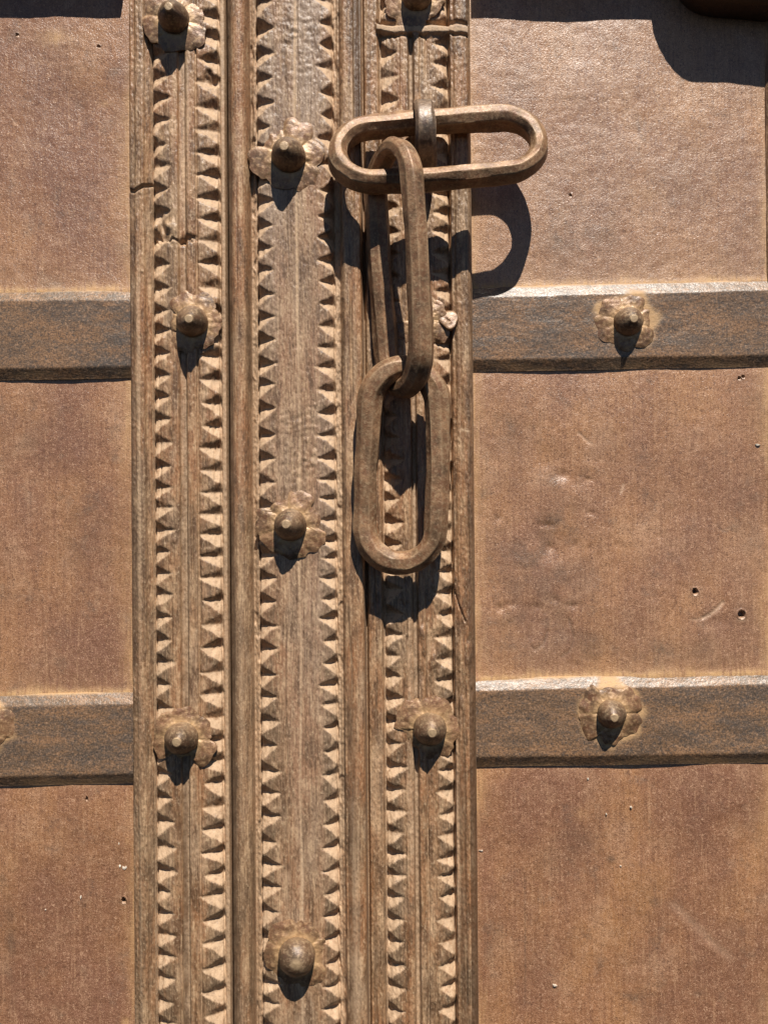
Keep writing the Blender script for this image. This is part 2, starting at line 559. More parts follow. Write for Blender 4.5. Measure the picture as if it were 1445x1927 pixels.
dust = np.maximum(dust, 0.8 * (abs(X - ux(289.3)) < 2.2))
dust = np.maximum(dust, 0.65 * (X > ux(415.5)))
patina = np.maximum(patina, 0.6 * low * (X < ux(288)))
def strip(a, b, seed, lo=-0.6, hi=0.8, soft=1.5):
    """a vertical strip of a feature that comes and goes along the board"""
    m = sstep(ux(a) - soft, ux(a) + soft, X) * sstep(ux(b) + soft, ux(b) - soft, X)
    return m * sstep(lo, hi, field(X.shape, 70, 5, seed))


dark = np.maximum(dark, 0.75 * strip(341, 354, 401, -1.0, 0.6))
dark = np.maximum(dark, 0.55 * strip(245, 257, 402, -1.2, 0.6))
dark = np.maximum(dark, 0.50 * strip(274, 287, 403) * (0.4 + 0.6 * low))
dust = np.maximum(dust, 0.45 * strip(259, 267, 404, -0.2, 1.2))
dust = np.maximum(dust, 0.50 * strip(355, 361, 405, -0.6, 1.0))
dust = np.maximum(dust, 0.42 * strip(369, 376, 406, -0.6, 1.0))
sn = surface_noise(sh, 100)
H = H + sn * (0.6 + 0.25 * (X < ux(288))) - vcracks(sh, 120)
# crack and broken patch near the top of the stile
def vp(px, py):
    return P(px, py, DM)
dcr = seg_dist(X, V, [vp(244, 358), vp(254, 361), vp(260, 356), vp(270, 351), vp(283, 345)])
H -= 9 * np.exp(-(dcr / 2.2) ** 2)
H += 2.5 * sstep(0, 3, V - vp(260, 357)[1]) * 0 - 2.2 * sstep(-30, 0, V - vp(262, 357)[1]) * (V > vp(262, 357)[1] - 30) * 0
bx, bv = vp(305, 425)
rad = np.hypot((X - bx) / 30, (V - bv) / 38)
H -= 9 * np.clip(1 - rad, 0, 1) * (0.7 + 0.8 * field(sh, 3, 3, 431)) * (X > ux(287))
jr = np.random.default_rng(77)
dj = seg_dist(X, V, [vp(288 + 4.6 * q, 453 + 2.2 * jr.standard_normal()) for q in range(19)])
H -= 5 * np.exp(-(dj / 1.7) ** 2) + 5 * np.exp(-(dj / 6.0) ** 2) * np.clip(field(sh, 2, 3, 435), 0, 2)
dust = np.maximum(dust, 0.5 * np.exp(-((dj - 3) / 3.0) ** 2) * (field(sh, 3, 3, 436) > 0))
bx, bv = vp(398, 145)
H -= 7 * np.clip(1 - np.hypot((X - bx) / 16, (V - bv) / 18), 0, 1) * (1 + 0.9 * field(sh, 2, 2, 433))
dark = np.maximum(dark, 0.9 * np.exp(-(dcr / 2.0) ** 2))
H = H + UPW
dust = finish(H, dust, 130)
N = grid_normals(X, V, H)
at = {'dust': dust, 'patina': patina, 'dark': dark}
BACK = -30.0
for nm, a, b in (('outer_moulding', 245.5, 289.3), ('edge_fillet', 416.3, 427.5)):
    c0, c1 = cols(X, a, b)
    sheet(nm, X, V, H, N, at, M_WOOD, LEFT, BACK, 0, 0, None, c0, c1)
c0, c1 = cols(X, 327, 374)
stile = sheet('stile_board', X, V, H, N, at, M_WOOD, LEFT, BACK, 0, 0, None, c0, c1)
place_teeth([(289.3, 327, cl1), (374, 416.3, cl2)], stile, X, V, H, N, at, -6)

# --- right leaf: roll moulding, carved cover band, flat moulding, carved stile
X, V = make_grid(433.5, 894, 1.5, 2.2)
sh = X.shape
topz = sstep(-500, -700, V)
H = profile(X, [(433.5, 22), (434.5, 28), (476, 28), (477.5, 29), (486, 34), (488.3, 33.5), (489.8, 50), (631.5, 50), (633, 34.5), (639, 35), (641, 38),
                (644, 37), (647, 49), (653, 53.5), (676, 54), (682, 52), (685, 46), (686.5, 14), (690, 14), (691.5, 29), (697, 31), (716, 30),
                (719, 26), (721, 18.5), (723.5, 18.5), (724.8, 33), (758, 33), (762, 34.5), (774, 35.5), (776.5, 25), (783, 25), (785.5, 35.5),
                (798, 34.5), (800, 32), (802, 33), (816, 33), (849, 33), (850.5, 19), (852.5, 19), (854, 31), (860, 32), (862, 35), (872, 37),
                (884, 36), (889, 32), (892, 26), (894, 16)])
H = H + bead(X, 434, 476.5, 27)
H = H - 9 * topz * ((X > ux(672)) & (X < ux(684)))
dust = np.zeros(sh)
patina = np.zeros(sh)
dark = np.zeros(sh)
low = sstep(-250, 500, V)
CL = {}
for key, xo, xa, drop, p, seed in (('C1', 489.5, 526, 14.5, 1.2, 21), ('C2', 632, 599, 14, 1.3, 22), ('R1', 724.2, 760, 13.5, 0.90, 23),
                                   ('R2', 850.2, 815, 13, 0.92, 24)):
    cut, upf, dnf, top, cells = tooth_column(key, X, V, ux(xo), ux(xa), drop, p, seed)
    H = H - cut
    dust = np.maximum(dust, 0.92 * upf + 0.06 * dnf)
    patina = np.maximum(patina, top * (0.3 + 0.8 * low) * sstep(1.0, 0.55, abs(X - ux(xo)) / abs(ux(xa) - ux(xo))))
    CL[key] = cells
inband = ((X > ux(526)) & (X < ux(599)))
grey = ((X > ux(490)) & (X < ux(632))) * (0.35 + 0.6 * sstep(-0.8, 1.0, field(sh, 60, 14, 501))) * (1 - 0.55 * low)
line = abs(X - ux(564) - 1.2 * field((sh[0], 1), 40, 0.1, 77))
H -= 0.9 * np.exp(-(line / 1.6) ** 2)
brk = 0.45 + 0.55 * sstep(-1.2, 0.2, field((sh[0], 1), 25, 0.1, 78))
dust = np.maximum(dust, 1.25 * np.exp(-(line / 2.3) ** 2) * brk)
for a, b, w in ((477.5, 488.8, 0.55), (633, 640, 0.75), (720.5, 724, 0.8), (850.5, 853, 0.7)):
    dust = np.maximum(dust, w * ((X > ux(a)) & (X < ux(b))))
lightz = sstep(-0.3, 1.2, field(sh, 30, 6, 505))
dust = np.maximum(dust, 0.35 * lightz * ((X > ux(690)) & (X < ux(722))) * sstep(150, 250, V) * sstep(700, 400, V))
dark = np.maximum(dark, 0.7 * ((X > ux(776)) & (X < ux(784))) * sstep(-0.8, 0.6, field(sh, 70, 5, 506)))
dark = np.maximum(dark, 0.8 * topz * ((X > ux(672)) & (X < ux(684))))
dark = np.maximum(dark, 0.5 * ((X > ux(652)) & (X < ux(668))) * sstep(100, 260, V) * sstep(-0.4, 0.8, field(sh, 70, 5, 507)))
patina = np.maximum(patina, (X > ux(853)) * (0.35 + 0.6 * low) * sstep(-0.8, 0.8, field(sh, 70, 8, 508)))
dark = np.maximum(dark, 0.75 * (X > ux(879)) * (0.4 + 0.6 * low))
patina = np.maximum(patina, 0.6 * ((X > ux(433)) & (X < ux(477))) * low)
dark = np.maximum(dark, 0.65 * strip(434, 444, 410, -1.6, 0.0, 3))  # shaded left side of the roll, painted in as darker colour
dark = np.maximum(dark, 0.45 * strip(468, 477, 411, -0.8, 0.6, 3))
dust = np.maximum(dust, 0.34 * strip(453, 463, 412, -0.1, 1.2, 3))
dust = np.maximum(dust, 0.42 * strip(659, 672, 413, -0.2, 1.2, 3))
dark = np.maximum(dark, 0.45 * strip(697, 704, 414))
dust = np.maximum(dust, 0.45 * strip(761, 775, 415, -0.6, 1.0))
dust = np.maximum(dust, 0.45 * strip(785, 799, 416, -0.4, 1.0))
dark = np.maximum(dark, 0.50 * strip(799, 803, 417, -0.8, 0.4))
dark = np.maximum(dark, 0.45 * strip(861, 874, 418, -0.4, 1.0, 3))
dust = np.maximum(dust, 0.35 * strip(854, 861, 419, -0.4, 1.0))
sn = surface_noise(sh, 200)
rough_zone = 0.55 + 0.9 * ((X > ux(477)) & (X < ux(489))) + 0.9 * ((X > ux(633)) & (X < ux(650))) + 0.35 * (X > ux(690))
rough_zone = rough_zone - 0.25 * ((X > ux(433)) & (X < ux(477)))
H = H + sn * rough_zone - vcracks(sh, 220) * (X > ux(640)) - 0.6 * vcracks(sh, 221) * (X <= ux(640)) * (X > ux(526))
# hammer / adze ripples on the cover band
adz = field(sh, 1.1, 2.4, 230) * 0.55
z0 = np.exp(-(((X - ux(575)) / 45) ** 2 + ((V - P(575, 850, DM)[1]) / 95) ** 2))
z1 = np.exp(-(((X - ux(560)) / 60) ** 2 + ((V - P(560, 60, DM)[1]) / 120) ** 2)) * 0.8
H += adz * np.clip(z0 + z1, 0, 1) * inband
chips = field(sh, 4, 2.5, 231)
H -= 3.2 * sstep(0.7, 1.8, chips) * (((X > ux(476)) & (X < ux(488))) | ((X > ux(633)) & (X < ux(648))))
wornr = sstep(P(840, 1130, DM)[1], P(840, 1200, DM)[1], V) * sstep(P(840, 1345, DM)[1], P(840, 1290, DM)[1], V)
H += wornr * (X > ux(765)) * (X < ux(885)) * 1.3 * field(sh, 4, 2.2, 232)
# ledge and splintered joint across the stile near the top
v0 = P(800, 56, DM)[1]
vj = v0 + 2.5 * field((1, sh[1]), 0.1, 12, 233)
instile = (X > ux(714)) & (X < ux(888))
ridge = np.exp(-((V - vj) / 7.5) ** 2) * instile
Hs = np.maximum(H, 37 * instile)
H = H + (Hs - H) * np.clip(ridge * 1.6, 0, 1) * 0.95
jd = abs(V - vj - 10 - 1.5 * field((1, sh[1]), 0.1, 3, 234))
H -= 8 * np.exp(-(jd / 2.0) ** 2) * instile * sstep(-0.6, 0.5, field((1, sh[1]), 0.1, 8, 235))
jd2 = abs(V - vj + 13)
H -= 7 * np.exp(-(jd2 / 3.0) ** 2) * instile
dust = np.maximum(dust, 0.85 * ridge)
for (xl, ya, yb, dep, wd, sd) in ((797, 1430, 2000, 5, 1.5, 601), (655, 1140, 1420, 3.5, 2.0, 602), (706, 700, 1500, 3, 1.2, 603), (712, 1500, 2000, 3.5, 1.4, 604),
                                  (548, 350, 470, 1.6, 1.0, 605), (540, 1180, 1640, 1.6, 1.0, 606), (588, 1120, 1500, 1.6, 1.0, 607), (868, 1180, 1900, 2.5, 1.3, 608),
                                  (668, 1500, 2000, 2.5, 1.3, 609), (455, 300, 620, 1.4, 1.0, 610)):
    ln_ = abs(X - ux(xl) - 2.2 * field((sh[0], 1), 30, 0.1, sd))
    on_ = sstep(vp(xl, ya)[1] - 30, vp(xl, ya)[1] + 30, V) * sstep(vp(xl, yb)[1] + 30, vp(xl, yb)[1] - 30, V) * sstep(-1.2, 0.3, field((sh[0], 1), 18, 0.1, sd + 20))
    g = np.exp(-(ln_ / wd) ** 2) * on_
    H -= dep * g
    dark = np.maximum(dark, 0.7 * g)
dcr = seg_dist(X, V, [vp(855, 1112), vp(862, 1135), vp(874, 1168)])
H -= 6 * np.exp(-(dcr / 1.6) ** 2)
dcs = seg_dist(X, V, [vp(865, 808), vp(880, 812)])
dust = np.maximum(dust, 0.9 * np.exp(-(dcs / 2.6) ** 2))
H = H + UPW
dust = finish(H, dust, 240)
N = grid_normals(X, V, H)
at = {'dust': dust, 'patina': patina, 'dark': dark, 'grey': grey}
for nm, a, b in (('roll_moulding', 433.5, 488.6), ('flat_moulding', 632.8, 687.5), ('inner_moulding', 687.5, 723.2), ('outer_moulding', 851.2, 894)):
    c0, c1 = cols(X, a, b)
    sheet(nm, X, V, H, N, at, M_WOOD, RIGHT, BACK, 0, 0, None, c0, c1)
c0, c1 = cols(X, 526, 599)
band = sheet('cover_band', X, V, H, N, at, M_WOOD, RIGHT, BACK, 0, 0, None, c0, c1)
c0, c1 = cols(X, 760, 815)
stile2 = sheet('stile_board', X, V, H, N, at, M_WOOD, RIGHT, BACK, 0, 0, None, c0, c1)
place_teeth([(488.6, 526, CL['C1']), (599, 632.8, CL['C2'])], band, X, V, H, N, at, -6)
place_teeth([(723.2, 760, CL['R1']), (815, 851.2, CL['R2'])], stile2, X, V, H, N, at, -6)


def box(name, x0, x1, v0, v1, d0, d1, mat, parent, bev=0):
    v = [W(x, vv, d) for d in (d0, d1) for vv in (v0, v1) for x in (x0, x1)]
    f = [(0, 1, 3, 2), (4, 6, 7, 5), (0, 2, 6, 4), (1, 5, 7, 3), (0, 4, 5, 1), (2, 3, 7, 6)]
    return new_obj(name, np.array(v), f, mat, parent, None, {'dust': np.zeros(8), 'patina': np.zeros(8), 'dark': np.ones(8)}, False)


box('gap_light_block', ux(405), ux(455), VTOP, VBOT, -60, -33, M_WOOD, RIGHT)  # unseen dark backing, added to keep sky light out of the gap

# ------------------------------------------------------------------ iron sheets and straps
SL = {  # strap edges in the photograph: (x, top y, bottom y) at both ends
    'lu': ((0, 547, 716), (240, 545, 711)), 'll': ((0, 1306, 1479), (247, 1301.5, 1474)),
    'ru': ((890, 540, 700), (1445, 527, 690)), 'rl': ((900, 1276, 1443), (1445, 1265, 1435)),
}


def strap_lines(key):
    (xa, ta, ba), (xb, tb, bb) = SL[key]
    out = []
    for ya, yb in ((ta, tb), (ba, bb)):
        (x0, v0), (x1, v1) = P(xa, ya, 2), P(xb, yb, 2)
        k = (v1 - v0) / (x1 - x0)
        out.append(lambda x, x0=x0, v0=v0, k=k: v0 + k * (x - x0))
    return out


EDGE = {LEFT: (-880.0, P(247, 963, 0)[0] + 6), RIGHT: (P(888, 963, 0)[0] - 6, P(1446, 963, 0)[0] + 3)}


def panel(parent, vt, vb, ftop, fbot, seed, marks=(), pale=0.03):
    xa, xb = EDGE[parent]
    dx = 2.4
    xs = np.linspace(xa, xb, int((xb - xa) / dx) + 1)
    ts = np.linspace(0, 1, int((vb - vt) / dx) + 1)
    X = np.tile(xs, (len(ts), 1))
    top = ftop(xs) + 8 if ftop else np.full_like(xs, vt)
    bot = fbot(xs) + 0 if fbot else np.full_like(xs, vb)
    bot = bot - 0 + 6 if fbot else bot
    top = top - 14 if ftop else top
    V = top[None, :] + ts[:, None] * (bot - top)[None, :]
    sh = X.shape
    H = 1.3 * field(sh, 40, 34, seed) + 0.55 * field(sh, 14, 12, seed + 1) + 0.16 * field(sh, 2.0, 2.2, seed + 2)
    dust = np.zeros(sh)
    dark = np.zeros(sh)
    rub = np.zeros(sh)
    wob = field(sh, 12, 5, seed + 3)
    ev = fbot(X) - V if fbot else np.full(sh, 999.0)
    et = V - ftop(X) if ftop else np.full(sh, 999.0)
    if parent is LEFT:
        es = (P(247, 963, 0)[0] - X)
    else:
        es = np.minimum(X - P(893, 963, 0)[0], P(1443, 963, 0)[0] - X)
    H += -1.2 * np.exp(-np.clip(et, 0, None) / 26)
    H += 1.6 * np.exp(-np.clip(ev, 0, None) / 9)
    dust = np.maximum(dust, 0.95 * np.exp(-(np.clip(ev, 0, None) / (9 + 2.5 * wob.clip(-2, 2))) ** 1.3))
    dust = np.maximum(dust, 0.22 * np.exp(-np.clip(ev, 0, None) / 40))
    sidew = sstep(-0.9, 1.0, field(sh, 40, 8, seed + 4) + 0.5)
    dust = np.maximum(dust, (0.18 + 0.5 * sidew) * np.exp(-np.clip(es, 0, None) / (6 + 8 * sidew)))
    dust = np.maximum(dust, 0.2 * np.exp(-(np.clip(et, 0, None) / 5) ** 2))
    for mk in marks:
        kind = mk[0]
        if kind == 'hole':
            hx, hv = P(mk[1], mk[2], 0)
            r = np.hypot(X - hx, V - hv) / mk[3]
            H -= 10 * sstep(1.0, 0.75, r)
            H += 1.6 * np.exp(-((r - 1.25) / 0.25) ** 2)
            dark = np.maximum(dark, sstep(1.0, 0.8, r))
            dark = np.maximum(dark, 0.35 * np.exp(-(r / 3) ** 2))
            rub = np.maximum(rub, 0.8 * np.exp(-(((X - hx) / (mk[3])) ** 2 + ((V - hv - mk[3] * 1.35) / (mk[3] * 0.5)) ** 2)))
        elif kind == 'dent':
            hx, hv = P(mk[1], mk[2], 0)
            H -= mk[5] * np.exp(-(((X - hx) / mk[3]) ** 2 + ((V - hv) / mk[4]) ** 2))
        elif kind == 'scr':
            pts = [P(a, b, 0) for a, b in mk[4]]
            dd = seg_dist(X, V, pts)
            g = np.exp(-(dd / mk[1]) ** 2)
            H -= mk[2] * g
            if mk[3] > 0:
                rub = np.maximum(rub, mk[3] * g)
            else:
                dark = np.maximum(dark, -mk[3] * g)
        elif kind == 'blot':
            hx, hv = P(mk[1], mk[2], 0)
            g = np.exp(-(((X - hx) / mk[3]) ** 2 + ((V - hv) / mk[4]) ** 2)) * (0.6 + 0.4 * field(sh, 4, 4, seed + 9).clip(-1, 1.5))
            if mk[5] > 0:
                dust = np.maximum(dust, mk[5] * g)
            else:
                dark = np.maximum(dark, -1.45 * mk[5] * g)
    stain = 0.30 * sstep(0.2, 1.6, field(sh, 36, 22, seed + 6)) + (0.28 if parent is LEFT else 0.0)
    for mk in marks:
        if mk[0] == 'stain':
            hx, hv = P(mk[1], mk[2], 0)
            q = ((X - hx) / mk[3]) ** 2 + ((V - hv) / mk[4]) ** 2 + 0.5 * field(sh, 14, 9, seed + 8)
            stain = np.maximum(stain, mk[5] * np.exp(-np.clip(q, 0, None)))
    N = grid_normals(X, V, H)
    return sheet('iron_panel', X, V, H, N, {'stain': stain.clip(0, 1), 'pale': np.clip(pale + 0 * X, 0, 1), 'dust': dust.clip(0, 1), 'dark': dark.clip(0, 1), 'rub': rub.clip(0, 1)}, M_PANEL, parent, -14)


def strap(parent, key, seed, pat=lambda x: 0.5, halo=None):
    ft, fb = strap_lines(key)
    xa, xb = EDGE[parent]
    xs = np.linspace(xa, xb, int((xb - xa) / 2.6) + 1)
    wid = float(np.mean(fb(xs) - ft(xs)))
    ts = np.concatenate([np.linspace(0, 24 / wid, 13), np.linspace(24 / wid, 1 - 24 / wid, 44)[1:-1], np.linspace(1 - 24 / wid, 1, 13)])
    X = np.tile(xs, (len(ts), 1))
    we = 1.3 * field((1, len(xs)), 0.1, 16, seed)
    we = we * 0.3
    top = ft(xs)[None, :] + 0.8 * we
    bot = fb(xs)[None, :] + 0.6 * we[:, ::-1]
    V = top + ts[:, None] * (bot - top)
    a = V - top
    b = bot - V
    sh = X.shape
    H = 1.0 + 12.0 * np.minimum(np.clip(a / 22, 0, 1), 1.0)
    H = np.minimum(H, 2.4 + 10.6 * np.clip(b / 21, 0, 1))
    H = blur(H, 0.55, 0.1)
    H += (0.3 * field(sh, 5, 18, seed + 1) + 0.14 * field(sh, 1.0, 2.0, seed + 2) + 0.1 * field(sh, 3, 4, seed + 5)) * (0.25 + 0.75 * sstep(10, 30, b))
    wob = field(sh, 3, 12, seed + 3)
    dust = 0.06 * sstep(24, 18, a) + 0.80 * np.exp(-(a / (2.0 + 0.8 * wob.clip(-2, 2))) ** 2) + 0.25 * sstep(22, 6, b) * sstep(-0.5, 1, wob)
    if halo:
        hx, hv = P(halo[0], halo[1], 13)
        rr = np.hypot(X - hx, V - hv) / halo[2] + 0.10 * field(sh, 3, 4, seed + 7)
        dust = np.maximum(dust, 0.75 * sstep(1.28, 0.92, rr))
    N = grid_normals(X, V, H)
    return sheet('iron_strap', X, V, H, N, {'dust': dust.clip(0, 1), 'patina': np.clip(pat(X) + 0 * V, 0, 1)}, M_STRAP, parent, -6)


lu_t, lu_b = strap_lines('lu')
ll_t, ll_b = strap_lines('ll')
ru_t, ru_b = strap_lines('ru')
rl_t, rl_b = strap_lines('rl')
panel(LEFT, VTOP, -420, None, lu_t, 300, [
    ('stain', 190, 430, 90, 120, 0.75), ('stain', 40, 320, 60, 70, 0.55), ('stain', 90, 470, 120, 70, 0.5), ('blot', 115, 72, 38, 18, 0.55), ('scr', 1.0, 0.3, 0.4, [(35, 255), (70, 310)]), ('scr', 1.0, 0.3, 0.3, [(5, 205), (40, 240)]),
    ('hole', 34, 66, 2.2), ('hole', 187, 89, 1.8), ('blot', 200, 195, 14, 6, 0.3), ('dent', 150, 190, 60, 50, 2.0)])
panel(LEFT, -250, 340, lu_b, ll_t, 320, [('stain', 130, 860, 80, 110, 0.7), ('stain', 190, 1060, 60, 160, 0.6), ('stain', 60, 1180, 80, 80, 0.4), ('blot', 60, 820, 60, 90, -0.22), ('blot', 150, 1000, 80, 120, -0.2)])
panel(LEFT, 510, VBOT, ll_b, None, 340, [
    ('stain', 120, 1700, 110, 140, 0.5), ('stain', 60, 1870, 70, 70, 0.45), ('hole', 233, 1695, 4.2), ('hole', 165, 1502, 2.2), ('blot', 135, 1556, 20, 22, -0.55), ('blot', 20, 1790, 10, 90, -0.4),
    ('blot', 238, 1585, 8, 10, 0.8), ('blot', 238, 1920, 10, 12, 0.9), ('blot', 20, 1640, 30, 40, 0.2)])
panel(RIGHT, VTOP, -430, None, ru_t, 360, [
    ('stain', 965, 190, 40, 70, 0.55), ('stain', 1080, 430, 110, 80, 0.55), ('stain', 1250, 380, 80, 60, 0.4), ('stain', 1180, 480, 120, 40, 0.4), ('blot', 1215, 365, 26, 14, 0.25), ('scr', 1.2, 0.2, -0.35, [(1352, 320), (1352, 500)]), ('hole', 1074, 366, 1.8),
    ('blot', 975, 180, 26, 60, -0.15), ('dent', 1310, 300, 40, 40, 1.2), ('scr', 1.0, 0.15, -0.3, [(1080, 70), (1080, 130)]), ('blot', 965, 200, 30, 90, -0.3), ('blot', 1090, 440, 110, 60, -0.25), ('blot', 1270, 330, 60, 50, -0.2), ('blot', 1390, 440, 40, 60, -0.15)], 0.42)
panel(RIGHT, -270, 310, ru_b, rl_t, 380, [
    ('stain', 990, 1130, 100, 110, 0.75), ('stain', 1130, 930, 120, 90, 0.45), ('stain', 1200, 1200, 140, 60, 0.5), ('stain', 960, 850, 50, 90, 0.5), ('stain', 1350, 1210, 80, 50, 0.45), ('hole', 1307, 1113, 5.2), ('hole', 1394, 1156, 6.8), ('scr', 3.4, 1.6, 0.7, [(1322, 1163), (1336, 1156), (1348, 1146), (1359, 1134)]), ('scr', 2.2, 0.6, 0.35, [(1298, 1166), (1310, 1166), (1322, 1163)]), ('dent', 1345, 1170, 30, 14, 1.6),
    ('scr', 2.4, 0.8, 0.75, [(1168, 927), (1173, 912)]), ('dent', 1050, 870, 34, 30, 3.2), ('dent', 1035, 1010, 30, 26, 3.0), ('dent', 1090, 905, 22, 18, 1.8),
    ('dent', 1040, 1040, 26, 20, 2.6), ('dent', 1010, 1150, 30, 30, 3.0), ('dent', 1000, 1190, 34, 26, 2.2), ('dent', 1060, 1180, 22, 30, 2.4),
    ('scr', 3.2, 1.0, -0.6, [(1030, 1190), (1022, 1212), (1008, 1222)]), ('scr', 3.2, 1.0, -0.6, [(1070, 1165), (1080, 1200), (1072, 1225), (1056, 1236)]),
    ('scr', 2.6, 0.8, -0.4, [(996, 1185), (994, 1210), (1004, 1222)]), ('scr', 3.0, 0.9, 0.4, [(1088, 815), (1112, 836)]), ('scr', 1.6, 0.3, -0.35, [(1016, 780), (1018, 1040)]),
    ('blot', 940, 1030, 30, 90, -0.25), ('blot', 1030, 1140, 70, 70, -0.3), ('hole', 1390, 712, 2.6), ('hole', 1397, 710, 1.8),
    ('blot', 1330, 1230, 60, 30, -0.25), ('blot', 1040, 910, 16, 24, -0.5), ('blot', 1020, 1060, 90, 70, -0.45), ('blot', 990, 1190, 80, 50, -0.5), ('blot', 950, 800, 26, 60, -0.35),
    ('blot', 1100, 1215, 70, 30, -0.4), ('blot', 1055, 985, 40, 50, -0.4), ('blot', 1240, 1230, 80, 24, -0.35), ('blot', 1420, 1000, 30, 120, -0.2),
    ('dent', 1058, 894, 13, 10, 3.0), ('dent', 1108, 902, 9, 5, 1.6), ('dent', 1030, 988, 14, 6, 2.0), ('dent', 1036, 1030, 11, 9, 2.2), ('dent', 1084, 1025, 9, 12, 1.6),
    ('dent', 942, 1145, 9, 9, 2.2), ('dent', 962, 1138, 12, 7, 1.6), ('dent', 1044, 1130, 8, 8, 2.0), ('dent', 1076, 1140, 14, 6, 1.6), ('dent', 1008, 1142, 14, 6, 1.4), ('dent', 1240, 1010, 10, 7, 1.0),
    ('dent', 940, 975, 7, 6, 1.4), ('dent', 1110, 965, 12, 5, 1.2)], 0.16)
panel(RIGHT, 480, VBOT, rl_b, None, 400, [
    ('stain', 1010, 1740, 90, 120, 0.5), ('stain', 1080, 1600, 90, 60, 0.4), ('stain', 1230, 1840, 120, 80, 0.4), ('stain', 1390, 1780, 60, 90, 0.4), ('blot', 1225, 1700, 30, 34, -0.6), ('blot', 1085, 1580, 40, 26, -0.4), ('blot', 1040, 1620, 30, 22, -0.35), ('blot', 1148, 1617, 9, 8, -0.6),
    ('blot', 1195, 1876, 24, 8, -0.75), ('blot', 1312, 1871, 14, 6, -0.6), ('blot', 920, 1720, 14, 36, -0.4), ('blot', 920, 1790, 10, 20, -0.4),
    ('scr', 9, 0.8, 0.22, [(1270, 1705), (1330, 1765), (1370, 1800)]), ('scr', 1.6, 0.4, -0.5, [(988, 1650), (988, 1890)]), ('blot', 1095, 1530, 14, 12, 0.3),
    ('scr', 1.4, 0.3, -0.4, [(1222, 1650), (1222, 1900)]), ('dent', 1320, 1600, 80, 60, 2.0)])
strap(LEFT, 'lu', 420, lambda x: 0.25 + 0.65 * sstep(-640, -520, x))
strap(LEFT, 'll', 425, lambda x: 0.5 + 0.2 * sstep(-640, -520, x), (-40, 1370, 54))
strap(RIGHT, 'ru', 430, lambda x: 0.75 - 0.4 * sstep(420, 640, x), (1181, 603, 52))
strap(RIGHT, 'rl', 435, lambda x: 0.25 + 0.35 * sstep(480, 620, x), (1150, 1340, 54))


def rail(parent, xa, xb, vlow, d, seed):
    """thick timber rail across the leaf just above the picture: its lower edge throws the shade along the top"""
    xs = np.linspace(xa, xb, 160)
    ts = np.linspace(0, 1, 30)
    wv = 1.2 * field((1, 160), 0.1, 14, seed) + 1.5 * np.sin(xs / 90.0)[None, :]
    X = np.tile(xs, (30, 1))
    V = (vlow - 150) + ts[:, None] * (150 + wv)
    e = np.minimum(V - V[0], V[-1] - V)
    H = d - 8 + 8 * np.sqrt(np.clip(1 - (1 - np.clip(e / 10, 0, 1)) ** 2, 0, 1)) + 0.5 * field(X.shape, 1, 8, seed + 1)
    N = grid_normals(X, V, H)
    z = np.zeros(X.shape)
    return sheet('timber_rail', X, V, H, N, {'dust': z, 'patina': z + 0.6, 'dark': z}, M_WOOD, parent, 1.0)


vs_l = P(150, 43.5, 0)[1]
rail(LEFT, EDGE[LEFT][0], P(240, 0, 0)[0] - 2, vs_l - 1.6 * 50, 50, 450)
vs_r = P(1050, 49, 0)[1]
rail(RIGHT, P(893, 0, 0)[0] + 2, EDGE[RIGHT][1], vs_r - 1.6 * 50, 50, 455)

# far moulding at the right edge of the right leaf
xs = np.linspace(P(1446, 963, 0)[0] + 1, P(1446, 963, 0)[0] + 110, 40)
vs = np.linspace(VTOP, VBOT, 240)
X, V = np.meshgrid(xs, vs)
t = X - xs[0]
H = 4 + 11 * np.clip(t / 9, 0, 1) + bead(X * 0, 0, 1, 0) + 0.4 * field(X.shape, 10, 2, 460)
z = np.zeros(X.shape)
sheet('outer_moulding', X, V, H, grid_normals(X, V, H), {'dust': z, 'patina': z + 0.5, 'dark': z}, M_WOOD, RIGHT, BACK)

